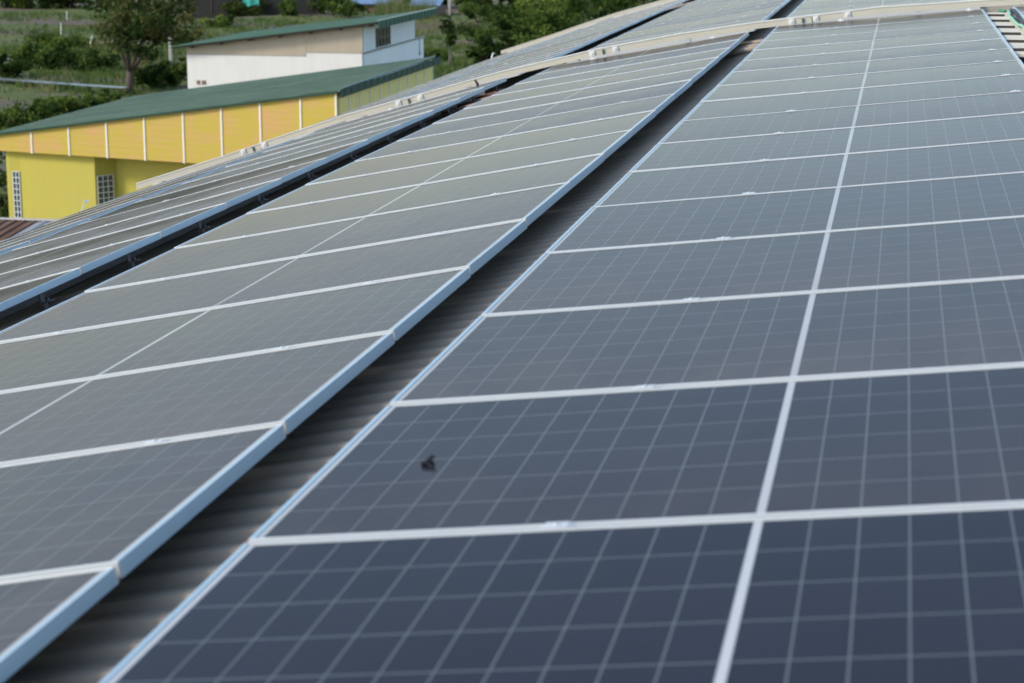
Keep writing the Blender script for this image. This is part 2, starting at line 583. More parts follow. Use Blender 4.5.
# conduits crossing the two gaps just before the trunking
for (x0, x1, ys_, colr, nm, lab) in (
        (-.42, .10, (15.75, 16.15, 16.75), (.42, .34, .26), 'conduit', 'tan conduit crossing the gap between middle and right arrays, %s'),
        (-3.05, -2.2, (14.9, 15.6, 16.3), (.30, .20, .14), 'conduit', 'brown conduit crossing the black gap between left and middle arrays, %s')):
    mt = simple('conduit_paint', colr, .6)
    for i, yy in enumerate(ys_):
        mb = MB()
        mb.tube([(x0, yy, roof_z(x0) + .05), ((x0 + x1) / 2, yy + .01, roof_z((x0 + x1) / 2) + .06), (x1, yy + .01, roof_z(x1) + .05)], .028, 8)
        tag(mb.build(nm, mt, smooth=True), lab % ('nearest of three', 'second of three', 'closest to the trunking')[i], 'conduit', 'conduits in the roof gaps')
mb = MB()
mb.tube([(-2.95, 15.9, roof_z(-2.95) + .07), (-2.7, 15.95, roof_z(-2.7) + .09), (-2.35, 16.0, roof_z(-2.35) + .08)], .010, 6)
tag(mb.build('red_cable', simple('red_cable', (.22, .04, .035), .5), smooth=True), 'thin red cable among brown conduits in the black gap', 'cable')
mb = MB()
x, z, t = ARRAYS['left'](17.2)
q = Vector((-3.2, 17.25, z + .65 * math.tan(t)))
mb.tube([q, q + Vector((.0, .0, .03)), q + Vector((-.03, .0, .075))], [.011, .016, .012], 6)
tag(mb.build('cable_stub', simple('black_rubber', (.02, .02, .022), .6), smooth=True), 'short black cable stub standing at the left array end before the trunking', 'cable')

# ------------------------------------------------------------------ gap at the far right: boards, hose, cables
MAT['board'] = simple('cream_board', (.80, .74, .60), .75, var=.2, scale=3)
gx0, gx1 = 2.10, 2.37
DARKBAR = simple('dark_steel_bar', (.055, .045, .04), .7)
nb = 0
y = 11.55
while y < 17.3:
    mb = MB()
    z = roof_z(2.2) + .07
    mb.box((gx0, y, z), (gx1, y + .94, z + .03))
    nb += 1
    tag(mb.build('walkway_board', MAT['board'], bevel=.004), 'cream walkway board in the gap beside the green hose, %s from its near end' % ORD[nb], 'board', 'walkway boards in the right gap')
    mb = MB()
    mb.box((gx0 + .005, y + .2, z + .031), (gx1 - .1, y + .25, z + .050))
    tag(mb.build('cross_bar', DARKBAR, bevel=.003), 'dark steel bar lying across the cream boards, %s from the near end' % ORD[nb], 'bar', 'dark bars across the right gap')
    y += .96
rg = random.Random(5)
pts = [(2.30 + .018 * math.sin(i * .9), 11.3 + i * .35, roof_z(2.3) + .125 + .012 * math.sin(i * 1.7)) for i in range(17)]
mb = MB()
mb.tube(pts, .013, 8)
h = mb.build('green_hose', simple('green_hose', (.25, .52, .36), .45, var=.45, scale=7), smooth=True)
tag(h, 'pale green hose lying along the gap at the top right', 'hose')
mb = MB()
mb.tube([(2.29, 16.9, roof_z(2.3) + .125), (2.23, 16.95, roof_z(2.3) + .13)], .016, 8)
o = mb.build('hose_valve', simple('green_valve', (.015, .22, .10), .4), h)
for j in range(3):
    pts = [(2.335 + .02 * j + .012 * math.sin(i * 1.3 + j * 2), 11.3 + i * .35, roof_z(2.35) + .125 + .016 * math.sin(i * .8 + j)) for i in range(17)]
    mb = MB()
    mb.tube(pts, .013, 6)
    tag(mb.build('black_cable', simple('black_cable_sheath', (.025, .024, .028), .55), smooth=True), 'black cable running beside the green hose, %s' % ('nearest the hose', 'between two others', 'nearest the right panels')[j], 'cable', 'black cables by the hose')

# dry leaves blown against the edge of the right array
LEAFB = simple('dry_leaf_brown', (.30, .15, .06), .8, var=.3)
for (xx, yy, rz) in ((-.055, 1.33, .3), (-.09, 1.62, 1.2), (-.05, 2.55, 2.2), (-.13, .42, .8)):
    mb = MB()
    mb.mesh([(-.028, 0, 0), (-.008, .013, .006), (.02, .011, .004), (.034, 0, .012), (.02, -.011, .004), (-.008, -.013, .006), (-.005, 0, -.001), (.02, 0, 0)],
            [(0, 6, 1), (1, 6, 7, 2), (2, 7, 3), (0, 5, 6), (6, 5, 4, 7), (7, 4, 3)])
    o = mb.build('dry_leaf', LEAFB, loc=(xx, yy, roof_z(xx) + .022))
    o.rotation_euler = (.15, -.05, rz)
    tag(o, 'small dry brown leaf lying in the gutter against the edge of the right array', 'leaf', 'dry leaves in the roof gutter')

# ------------------------------------------------------------------ fly on a panel
MAT['fly'] = simple('fly_black', (.008, .008, .010), .6, spec=.2)
x, z, t = ARRAYS['right'](.5)
fu, fv = -.790, .525
fp = Vector((x + fu * math.cos(t), fv, z + fu * math.sin(t) - .0075))
mb = MB()
mb.tube([(-.0105, 0, .006), (-.0095, 0, .0062), (-.0075, 0, .0062), (-.0055, 0, .006), (-.004, 0, .0065), (-.001, 0, .007), (.002, 0, .0062), (.005, 0, .0062), (.009, 0, .0055), (.012, 0, .005)],
        [.0010, .0036, .0042, .0034, .0046, .0052, .0044, .0054, .0044, .0012], 12)
for s in (-1, 1):
    for lx in (-.004, -.001, .002):
        mb.tube([(lx, 0, .005), (lx * 1.6, s * .006, .007), (lx * 2.2, s * .010, .0045)], .0005, 5)
fly = mb.build('fly', MAT['fly'], smooth=True, loc=fp)
fly.rotation_euler = (0, -t, R(8))
fly.scale = (1.35, 1.6, 1.5)
tag(fly, 'small black fly with spread wings sitting on the right foreground array', 'fly')
wm = NT('fly_wing'); wm.set(color=(.015, .015, .018), rough=.5)
for s in (-1, 1):
    mb = MB()
    tipz, tipy = (.015, .010) if s > 0 else (.005, -.020)
    mb.prism([(-.003, s * .002, .009), (.004, s * .003, .0075), (.013, tipy * .8, tipz * .75), (.0125, tipy, tipz), (.006, tipy * .9, tipz * 1.02)], (0, 0, .0006))
    mb.build('wing', wm.mat, fly)

# ------------------------------------------------------------------ ground
def gmat():
    m = NT('field_ground')
    c = m.coord('Object')
    n1 = m.noise(.09, 6, .6, vec=m.coord('Object', (.6, 1, 1)))
    n2 = m.noise(.9, 5, .65, vec=c)
    n3 = m.noise(6, 4, .7, vec=c)
    soil = m.mix(n3, (.11, .09, .08), (.22, .18, .15))
    grass = m.mix(n2, (.075, .115, .035), (.14, .18, .06))
    dry = m.mix(n2, (.16, .16, .07), (.24, .21, .11))
    f = m.ramp(m.math('ADD', m.math('MULTIPLY', n1, .75), m.math('MULTIPLY', n2, .25)), [(.46, (0, 0, 0)), (.51, (1, 1, 1))])
    col = m.mix(f, soil, grass)
    g = m.ramp(m.noise(.2, 4, vec=c), [(.55, (0, 0, 0)), (.66, (1, 1, 1))])
    col = m.mix(m.math('MULTIPLY', g, .7), col, dry)
    m.set(color=col, rough=.95, spec=.1)
    return m.mat


mb = MB()
from mathutils import noise as mn
gx = [-1500, -800, -400, -200] + [-140 + 5 * i for i in range(41)] + [90, 140, 220, 400, 800, 1500]
gy = [-1000, -400, -150, -60, -20] + [5 * i for i in range(0, 53)] + [280, 320, 400, 600, 1000, 2500]


def gz(x, y):
    if y < 62: return 0.0
    k = min(1, (y - 62) / 15)
    return k * (.55 * mn.noise(Vector((x * .06, y * .035, 0))) + .15 * mn.noise(Vector((x * .3, y * .2, 3))))


vs = [(x, y, gz(x, y)) for x in gx for y in gy]
ny = len(gy)
mb.mesh(vs, [(i * ny + j, (i + 1) * ny + j, (i + 1) * ny + j + 1, i * ny + j + 1) for i in range(len(gx) - 1) for j in range(ny - 1)])
tag(mb.build('ground', gmat(), smooth=True), kind='structure')

# ------------------------------------------------------------------ foliage
def leafmat(name, col, var=.25):
    m = NT(name)
    nz = m.noise(1.2, 3, vec=m.coord('Object'))
    c = m.mix(nz, tuple(x * (1 - var) for x in col), tuple(x * (1 + var) for x in col))
    d = m.n('BsdfDiffuse'); m.l(c, d.inputs[0])
    tr = m.n('BsdfTranslucent'); m.l(c, tr.inputs[0])
    mx = m.n('MixShader'); mx.inputs[0].default_value = .38
    m.l(d.outputs[0], mx.inputs[1]); m.l(tr.outputs[0], mx.inputs[2])
    m.l(mx.outputs[0], m.t.nodes['Material Output'].inputs[0])
    return m.mat


LEAF = {
    'dark': [leafmat('leaf_dark_a', (.022, .042, .014)), leafmat('leaf_dark_b', (.050, .085, .022)), leafmat('leaf_dark_c', (.095, .135, .034))],
    'mid': [leafmat('leaf_mid_a', (.038, .068, .018)), leafmat('leaf_mid_b', (.080, .130, .030)), leafmat('leaf_mid_c', (.135, .195, .045))],
    'bright': [leafmat('leaf_bright_a', (.045, .08, .02)), leafmat('leaf_bright_b', (.11, .165, .035)), leafmat('leaf_bright_c', (.18, .23, .05))],
    'autumn': [leafmat('leaf_aut_a', (.04, .072, .020)), leafmat('leaf_aut_b', (.085, .115, .035)), leafmat('leaf_aut_c', (.17, .155, .055)), leafmat('leaf_aut_d', (.06, .09, .03))],
    'grass': [leafmat('grass_a', (.075, .125, .035)), leafmat('grass_b', (.12, .175, .048)), leafmat('grass_c', (.24, .23, .11)), leafmat('grass_d', (.095, .14, .045))],
}
BARK = simple('bark', (.10, .075, .06), .9, var=.4, scale=5)


def leaves(mb, c, rad, n, size, rng, nm, squash=(1, 1, 1)):
    """clumps of leaf quads spread through an uneven volume"""
    c = Vector(c)
    tone = rng.randrange(nm)
    for i in range(n):
        d = Vector((rng.gauss(0, 1), rng.gauss(0, 1), rng.gauss(0, 1))).normalized() * (rng.random() ** .45)
        p = c + Vector((d.x * squash[0], d.y * squash[1], d.z * squash[2])) * rad
        s = size * rng.uniform(.6, 1.4)
        u = Vector((rng.gauss(0, 1), rng.gauss(0, 1), rng.gauss(0, .6))).normalized()
        v = u.cross(Vector((rng.gauss(0, 1), rng.gauss(0, 1), rng.gauss(0, 1)))).normalized()
        mi = tone if rng.random() < .7 else rng.randrange(nm)
        mb.poly([p - u * s * .5, p + v * s * .28, p + u * s * .5, p - v * s * .28], mi)


def crown(centre, r, nclump, nleaf, size, rng, nm, squash=(1, 1, .8)):
    mb = MB()
    for k in range(nclump):
        d = Vector((rng.gauss(0, 1), rng.gauss(0, 1), rng.gauss(0, 1))).normalized() * r * rng.uniform(.25, 1.0)
        cc = Vector(centre) + Vector((d.x * squash[0], d.y * squash[1], d.z * squash[2]))
        leaves(mb, cc, r * rng.uniform(.15, .36), nleaf, size, rng, nm, (1, 1, .75))
    return mb


def tree(name, x, y, h, r, label, kind, seed, lean=0.0, trunk_h=None, trunk_r=.2, nclump=26, nleaf=110, size=.3, group=None, fork=True, cat='tree'):
    rng = random.Random(seed)
    root = empty(name, (x, y, gz(x, y)))
    tag(root, label, cat, group)
    th = trunk_h or h * .45
    mb = MB()
    top = Vector((rng.uniform(-.2, .2), 0, th))
    mb.tube([(0, 0, -.2), (.03, 0, th * .3), (.05, 0, th * .55)], [trunk_r * 1.25, trunk_r, trunk_r * .9], 9)
    b0 = Vector((.05, 0, th * .5))
    for a in range(6 if fork else 3):
        ang = a * 1.05 + rng.uniform(-.3, .3)
        e = Vector((lean + math.cos(ang) * r * .6, math.sin(ang) * r * .6, h - r * rng.uniform(.3, 1.1)))
        mid = b0.lerp(e, .45) + Vector((rng.uniform(-.2, .2), rng.uniform(-.2, .2), .25))
        mb.tube([b0, mid, e], [trunk_r * .62, trunk_r * .4, trunk_r * .1], 7)
    mb.build('trunk', BARK, root, smooth=True)
    crown((lean, 0, h - r * .85), r, nclump, nleaf, size, rng, len(LEAF[kind])).build('crown', LEAF[kind], root)
    return root


def shrub(x, y, h, r, label, kind, seed, n=14, nleaf=90, size=.25, group=None, name='shrub', cat='shrub'):
    rng = random.Random(seed)
    root = empty(name, (x, y, gz(x, y)))
    tag(root, label, cat, group)
    mb = MB()
    for a in range(4):
        ang = rng.uniform(0, 6.28)
        mb.tube([(0, 0, -.1), (math.cos(ang) * r * .2, math.sin(ang) * r * .2, h * .4), (math.cos(ang) * r * .5, math.sin(ang) * r * .5, h * .75)], [.06, .045, .015], 6)
    mb.build('stem', BARK, root, smooth=True)
    crown((0, 0, h * .5), r, n, nleaf, size, rng, len(LEAF[kind]), (1, 1, h * .5 / r)).build('foliage', LEAF[kind], root)
    return root


def ground_at(px, py, z=0.0):
    d = RW @ Vector(((px - 512) / F_PX, -(py - 341.5) / F_PX, -1))
    k = (z - CAM.z) / d.z
    return CAM + d * k


# open-crowned tree by the ditch
tree('field_tree', -45.9, 112.9, 7.4, 3.3, 'sparse tree with forked trunk and yellowing leaves beside the water ditch', 'autumn', 11, lean=.9, trunk_h=2.6, trunk_r=.21, nclump=78, nleaf=80, size=.30)
# shrubs behind the yellow roof at the left
for i, (px, py, h, r, lab) in enumerate(((5, 128, 1.5, 1.7, 'leftmost leafy shrub behind the left end of the green roof'), (34, 122, 1.6, 1.6, 'second leafy shrub from the left behind the green roof'),
                                         (62, 116, 1.5, 1.6, 'middle leafy shrub behind the green roof, above its second post'), (84, 110, 1.3, 1.4, 'leafy shrub behind the green roof, left of the forked tree'),
                                         (106, 103, 1.0, 1.1, 'low shrub just left of the forked trunk behind the green roof'))):
    p = ground_at(px, py + 4)
    shrub(p.x, p.y, h, r, lab, 'mid' if i % 2 else 'bright', 40 + i, n=18, nleaf=100, size=.22, group='shrubs behind the green roof')
# dark shrubs left of the yellow building, below its roof
for i, (px, py, h, r, lab) in enumerate(((3, 200, 2.6, 1.6, 'dark shrub under the left end of the yellow fascia'), (-6, 228, 1.4, 1.4, 'lower dark shrub beside the left yellow wall corner'))):
    p = ground_at(px, py)
    shrub(p.x - .4, max(p.y, 64), h, r, lab, 'dark', 60 + i, n=16, nleaf=90, size=.2)
# big bushes at the right
for i, (px, py, h, r, kind, lab) in enumerate((
        (490, 78, 2.6, 1.7, 'dark', 'dark green bush beside the vine-covered utility pole'),
        (514, 74, 4.8, 2.7, 'mid', 'bright green bushy tree nearest the vine-covered pole, above the roof edge'),
        (540, 62, 5.0, 2.9, 'bright', 'bright green bushy tree in the middle of the clump above the roof edge'),
        (575, 48, 4.6, 2.8, 'mid', 'rounded green bush right of the bright bushy trees'),
        (520, 44, 4.6, 2.9, 'dark', 'tall dark bush behind the bright bushy trees'),
        (552, 36, 4.6, 3.2, 'dark', 'deep green bush high behind the middle of the clump'),
        (602, 30, 4.2, 3.0, 'mid', 'green bush at the right end of the clump, touching the roof edge'),
        (640, 18, 4.5, 3.4, 'dark', 'farthest dark bush where the roof meets the photo top'))):
    p = ground_at(px, py)
    shrub(p.x, p.y, h, r, lab, kind, 80 + i, n=34, nleaf=110, size=.30, group='bushes above the roof edge', name='bush', cat='bush')
# bushes in the field
rf = random.Random(9)
for i, (px, py, h, r, kind, lab) in enumerate((
        (8, 80, 1.6, 1.6, 'dark', 'small dark shrub standing at the left end of the water ditch'),
        (30, 70, 1.5, 2.6, 'mid', 'broad soft green shrub left of centre above the ditch'),
        (62, 70, 1.6, 2.6, 'mid', 'broad soft green shrub directly above the ditch middle'),
        (92, 72, 1.4, 2.0, 'dark', 'green shrub above the ditch just left of the forked trunk'),
        (50, 48, 1.2, 2.8, 'bright', 'low pale green shrub below the thin white stakes'),
        (80, 46, 1.1, 2.4, 'mid', 'low green shrub right of the thin white stakes'),
        (152, 88, 1.9, 1.5, 'dark', 'dark shrub right of the forked trunk'),
        (163, 86, 1.1, 1.2, 'dark', 'dark shrub at the foot of the grey concrete post'),
        (182, 80, 1.7, 1.3, 'mid', 'shrub squeezed against the left corner of the white building'),
        (180, 44, 1.6, 2.0, 'autumn', 'brownish shrub over the left tip of the white building roof'),
        (222, 30, 1.0, 2.0, 'bright', 'low bright shrub above the white building roof'),
        (205, 16, 2.6, 1.8, 'mid', 'rounded shrub growing before the dark net at its left'),
        (236, 18, 2.0, 1.6, 'dark', 'dark shrub in the middle of the dark net'),
        (290, 20, 1.6, 1.6, 'mid', 'small shrub before the right half of the dark net'),
        (262, 18, 1.9, 2.6, 'autumn', 'olive shrub before the dark net below the teal tarp'),
        (326, 18, 2.2, 2.4, 'bright', 'leafy shrub right of the dark net behind the white building'),
        (350, 20, 1.8, 2.2, 'mid', 'leafy shrub behind the white building roof, below the blue roof'),
        (430, 62, 1.0, 1.6, 'bright', 'low bright shrub beside the right corner of the white building'),
        (478, 24, 2.0, 2.4, 'mid', 'soft green shrub behind the vine-covered pole'))):
    p = ground_at(px, py)
    shrub(p.x, p.y, h, r, lab, kind, 120 + i, n=20, nleaf=100, size=.26, group='shrubs in the field')
# trees along the far edge
for i, (px, lab) in enumerate(((5, 'leftmost tree of the far dark tree row'), (30, 'second tree of the far dark row from the left'), (52, 'third tree of the far dark row from the left'), (72, 'fourth tree of the far dark row, above the white stakes'),
                               (100, 'far tree just left of the forked tree crown'), (318, 'far tree behind the right end of the dark net'), (345, 'far tree beside the blue roof'), (430, 'far tree left of the utility pole'), (475, 'far tree right of the utility pole'), (500, 'far tree above the bushy clump'))):
    p = ground_at(px, 7 + (i % 3))
    tree('far_tree', p.x, p.y, rf.uniform(4.6, 5.6), 3.4, lab, 'dark', 200 + i, trunk_h=2.2, trunk_r=.2, nclump=34, nleaf=90, size=.42, group='trees at the far edge of the field')

# grass over the field
rng = random.Random(21)
mb = MB()
cnt = 0
for i in range(26000):
    px = rng.uniform(-20, 640)
    d = 66 + (150) * rng.random() ** 1.2
    dirv = RW @ Vector(((px - 512) / F_PX, 0, -1))
    x, y = CAM.x + dirv.x * d, CAM.y + dirv.y * d
    dens = mn.noise(Vector((x * .09, y * .06, 5)))
    if dens < -.04 and rng.random() < .88: continue
    if -27.5 < x < -10 and y < 70: continue
    if -31 < x < -20 and 78 < y < 92: continue
    zz = gz(x, y)
    hh = rng.uniform(.2, .55) * (1 + .8 * max(0, dens))
    tall = rng.random() < .02
    if tall: hh *= 2.2
    mi = 2 if (tall or mn.noise(Vector((x * .15, y * .1, 9))) > .25 and rng.random() < .6) else rng.choice((0, 1, 1, 3))
    for b in range(5):
        ang = rng.uniform(0, 6.28)
        lean = rng.uniform(.05, .45) * hh
        wv = Vector((math.cos(ang + 1.57), math.sin(ang + 1.57), 0)) * rng.uniform(.02, .05)
        q = Vector((x + rng.uniform(-.2, .2), y + rng.uniform(-.2, .2), zz - .03))
        tip = q + Vector((math.cos(ang) * lean, math.sin(ang) * lean, hh * rng.uniform(.7, 1.1)))
        mb.poly([q - wv, q + wv, tip], mi)
tag(mb.build('grass', LEAF['grass']), 'rough green and straw grass covering the field behind the buildings', 'grass', kind='stuff')

# reeds beyond the white building
mb = MB()
for i in range(900):
    p = ground_at(rng.uniform(376, 436), rng.uniform(14, 21))
    hh = rng.uniform(1.2, 2.3)
    ang = rng.uniform(0, 6.28)
    wv = Vector((.03, 0, 0))
    tip = p + Vector((math.cos(ang) * .4, math.sin(ang) * .4, hh))
    mb.poly([p - wv, p + wv, tip], rng.choice((0, 2, 3)))
tag(mb.build('reeds', LEAF['grass']), 'tall grey-green reeds standing behind the right end of the white building roof', 'reeds', kind='stuff')

# ditch
wt = NT('ditch_water'); wt.set(color=(.20, .22, .22), rough=.35, ior=1.33)
wt.bump(wt.noise(2.5, 3, vec=wt.coord('Object')), .08, .02)
mb = MB()
L = [ground_at(-30, 82), ground_at(0, 85), ground_at(40, 88), ground_at(80, 91), ground_at(126, 94)]
for a, b in zip(L, L[1:]):
    n_ = Vector((.25, 1, 0)) * .48
    up = Vector((0, 0, .40))
    mb.poly([a - n_ + up, b - n_ + up, b + n_ + up, a + n_ + up])
tag(mb.build('water', wt.mat), kind='structure')

# ------------------------------------------------------------------ posts, pole, stakes
CONC = simple('concrete', (.36, .35, .33), .85, var=.2)
WHITEP = simple('pale_stake', (.62, .62, .58), .7)
for (px, py, top, rad, nm, lab, cat, mt) in (
        (450, 70, 9.0, .13, 'utility_pole', 'tall grey utility pole with its foot wrapped in vines', 'utility pole', CONC),
        (171.5, 80, 2.95, .14, 'concrete_post', 'grey concrete post left of the white building', 'post', CONC),
        (140, 76, 5.6, .11, 'concrete_post', 'thin concrete post half hidden behind the forked tree', 'post', CONC),
        (61.5, 41, 1.75, .06, 'stake', 'tall white stake in the field, nearest the dark soil', 'stake', WHITEP),
        (67, 22, 1.4, .05, 'stake', 'farthest thin white stake in the field', 'stake', WHITEP),
        (90.5, 50, 1.3, .06, 'stake', 'leaning white stake near the tree crown', 'stake', WHITEP),
        (66, 45, .75, .05, 'stake', 'shortest white stake in the field', 'stake', WHITEP)):
    p = ground_at(px, py)
    mb = MB()
    mb.tube([(0, 0, -.4), (0, 0, top * .5), (.02 if px != 90.5 else .2, 0, top)], [rad, rad * .9, rad * .75], 10)
    o = mb.build(nm, mt, smooth=True, loc=(p.x, p.y, gz(p.x, p.y)))
    tag(o, lab, cat)
p = ground_at(450, 70)
rng = random.Random(77)
mb = MB()
for k in range(6):
    leaves(mb, (.2 * math.sin(k), 0, 2.0 + k * .26), .42 + .15 * (k > 2), 110, .22, rng, 3)
leaves(mb, (1.2, .1, 2.9), .8, 260, .22, rng, 3, (1.3, 1, .6))
leaves(mb, (2.0, .1, 2.4), .7, 200, .22, rng, 3, (1.3, 1, .8))
tag(mb.build('vine', LEAF['dark'], loc=(p.x, p.y - .15, 0)), 'dark green vine climbing over the lower half of the utility pole', 'vine')

# ------------------------------------------------------------------ far nets, tarp and blue sheds
p0, p1 = ground_at(186, 17.5), ground_at(318, 18.5)
net = NT('dark_shade_net')
net.set(color=net.mix(net.noise(3, 4, vec=net.coord('Object')), (.010, .011, .010), (.026, .027, .024)), rough=.9)
nf = empty('net_fence', (p0.x, p0.y, 0))
tag(nf, 'long dark shade net fence at the far end of the field', 'fence')
mb = MB()
d = Vector((p1.x - p0.x, p1.y - p0.y, 0))
mb.box((0, 0, -.1), (d.length, .04, 1.95), mat=Matrix.Rotation(math.atan2(d.y, d.x), 4, 'Z'))
mb.build('net', net.mat, nf)
for k in range(6):
    mb = MB()
    q = d * (k / 5)
    mb.tube([(q.x, q.y - .06, -.2), (q.x, q.y - .06, 2.0)], .035, 8)
    mb.build('post', BARK, nf, smooth=True)
p = ground_at(253, 18.5)
mb = MB()
mt = NT('teal_tarp'); mt.set(color=(.02, .30, .26), rough=.6)
vs, fs = [], []
for i in range(9):
    for j in range(5):
        vs.append((-.9 + i * .22, .1 * math.sin(i * 1.3), 1.3 + j * .28 - .08 * math.sin(i * .8)))
for i in range(8):
    for j in range(4): fs.append((i * 5 + j, (i + 1) * 5 + j, (i + 1) * 5 + j + 1, i * 5 + j + 1))
mb.mesh(vs, fs)
mb.mesh([(x, y + .03, z) for x, y, z in vs], fs)
tag(mb.build('tarp', mt.mat, smooth=True, loc=(p.x, p.y - .5, 0)), 'teal tarp hung over the dark net at the photo top', 'tarp')
BLUE = simple('blue_roof', (.17, .27, .42), .5, var=.15)
BROWN = simple('shed_boards', (.16, .11, .08), .9, var=.3)
for (px, py, wd, lab) in ((369, 14, 4.2, 'low shed with a pale blue roof behind the white building, left of the reeds'), (425, 16, 3.4, 'low shed with a blue roof behind the reeds')):
    p = ground_at(px, py)
    sh = empty('shed', (p.x, p.y, 0))
    tag(sh, lab, 'shed')
    mb = MB(); mb.box((-wd / 2 + .2, 0, -.2), (wd / 2 - .2, 3, 1.05)); mb.build('wall', BROWN, sh)
    mb = MB(); mb.prism([(-wd / 2, -.4, 1.05), (-wd / 2, 3.4, 2.2), (-wd / 2, 3.4, 2.26), (-wd / 2, -.4, 1.11)], (wd, 0, 0)); mb.build('roof', BLUE, sh)

# ------------------------------------------------------------------ yellow building
def green_roof_mat(name, c0, c1, ax):
    m = NT(name)
    c = m.coord('Object')
    nz = m.noise(1.6, 6, .7, vec=m.coord('Object', ax))
    n2 = m.noise(.5, 4, vec=c)
    fac_ = m.math('ADD', m.math('MULTIPLY', nz, .75), m.math('MULTIPLY', n2, .25))
    col = m.mix(m.math('MULTIPLY', m.math('SUBTRACT', fac_, .34, clamp=True), 3.2, clamp=True), c0, c1)
    m.set(color=col, rough=.55)
    return m.mat


GROOF = green_roof_mat('green_sheet_roof', (.013, .036, .020), (.095, .16, .09), (.10, 1.3, 1))
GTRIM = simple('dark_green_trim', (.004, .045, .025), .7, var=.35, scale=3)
m = NT('yellow_siding')
c = m.coord('Object')
sep = m.n('SeparateXYZ'); m.l(c, sep.inputs[0])
blotch = m.noise(1.1, 6, .7, vec=m.coord('Object', (1, 1, 1.6)))
stri = m.noise(2.0, 3, .6, vec=m.coord('Object', (.3, .3, 6)))
ln = m.math('LESS_THAN', m.math('FRACT', m.math('MULTIPLY', sep.outputs[2], 5.0)), .12)
f = m.ramp(m.math('ADD', m.math('MULTIPLY', blotch, .65), m.math('MULTIPLY', stri, .35)), [(.45, (0, 0, 0)), (.64, (1, 1, 1))])
col = m.mix(f, (.49, .38, .05), (.57, .33, .13))
col = m.mix(m.math('MULTIPLY', ln, .25), col, (.40, .27, .03))
m.set(color=col, rough=.6)
YSIDING = m.mat
YWALL = weathered('yellow_wall', (.50, .44, .075), (.36, .33, .11), .85)
YSIDE = simple('lightened_side_siding', (.78, .66, .24), .7, var=.08, scale=2)  # right side siding, lightened in its colour to stand in for missing sunlight
BATTEN = simple('white_batten', (.78, .78, .72), .6)
GLASSB = NT('glass_block'); GLASSB.set(color=(.05, .07, .08), rough=.15, ior=1.45); GLASSB = GLASSB.mat
MORTAR = simple('white_mortar', (.66, .70, .72), .7)

FX, FY = -15.44, 54.15
FD = Vector((-.971, .238, 0))                      # along the front, to the left
BD = Vector((-.015, 1, 0)).normalized()
NB = Vector((FD.y, -FD.x, 0)) * 1.0                # inward normal of the front
if NB.y < 0: NB = -NB
ZB, ZT = 3.46, 5.90
yb = empty('yellow_building', (FX, FY, 0))
tag(yb, 'yellow hall with green sheet roof and white battens on its orange-tinted fascia', 'building')


def front_hit(px, py, off=0.0):
    d = RW @ Vector(((px - 512) / F_PX, -(py - 341.5) / F_PX, -1))
    o_ = Vector((FX, FY, 0)) + NB * off
    k = ((o_ - CAM).dot(NB)) / d.dot(NB)
    return CAM + d * k


def fpos(s, z, off=0.0):        # local point on the front
    q = FD * s + NB * off
    return Vector((q.x, q.y, z))


def s_of(px, py=120, off=0.0):
    h = front_hit(px, py, off)
    return (h - Vector((FX, FY, 0)) - NB * off).dot(FD)


LEN = s_of(-6)
hL = front_hit(-6, 135.2).z
slope = (ZT - hL) / LEN
zt = lambda s: ZT - slope * s
# fascia (a slab 0.12 thick)
mb = MB()
mb.prism([fpos(0, ZB), fpos(LEN, ZB), fpos(LEN, zt(LEN)), fpos(0, zt(0))], NB * .12)
mb.build('fascia', YSIDING, yb)
sb = s_of(30.5)
step = sb / 8
for k in range(0, 9):
    s = max(.05, s_of((340, 301, 260.5, 221.5, 183, 144, 106, 68, 30.5)[k]))
    mb = MB()
    mb.prism([fpos(s - .028, ZB - .02, -.03), fpos(s + .028, ZB - .02, -.03), fpos(s + .028, zt(s) - .03, -.03), fpos(s - .028, zt(s) - .03, -.03)], NB * .028)
    mb.build('batten', BATTEN, yb)
# side wall to the right
DEPTH = 13.3
mb = MB()
mb.prism([(0, 0, 0), (BD.x * DEPTH, BD.y * DEPTH, 0), (BD.x * DEPTH, BD.y * DEPTH, ZT - .02), (0, 0, ZT - .02)], (-.12, 0, 0))
mb.build('wall', YSIDE, yb, loc=(0, .13, 0))
for k in range(1, 11):
    q = BD * (DEPTH * k / 10)
    mb = MB(); mb.box((q.x + .002, q.y - .03, 0), (q.x + .03, q.y + .03, ZT - .25)); mb.build('batten', BATTEN, yb)
# roof sheet with ribs running down the slope and a scalloped end
mb = MB()
OV = .12
nrib = 46
prof_r = []
for j in range(nrib * 4 + 1):
    tq = j / (nrib * 4)
    prof_r.append((tq, (0, 0, .035, .035)[j % 4]))
cols = 14
vs = []
for i in range(cols + 1):
    s = -OV + (LEN + .15 + OV) * i / cols
    zz = zt(max(s, -OV)) + .06
    # the roof rounds over towards its far edge at the low side
    for (tq, hgt) in prof_r:
        b = -.12 + (DEPTH + .1) * tq
        base = FD * s + Vector((BD.x * b, BD.y * b, 0))
        if i == 0: pass
        vs.append((base.x, base.y, zz + hgt))
npf = len(prof_r)
mb.mesh(vs, [(i * npf + j, (i + 1) * npf + j, (i + 1) * npf + j + 1, i * npf + j + 1) for i in range(cols) for j in range(npf - 1)])
rf_ = mb.build('roof', GROOF, yb)
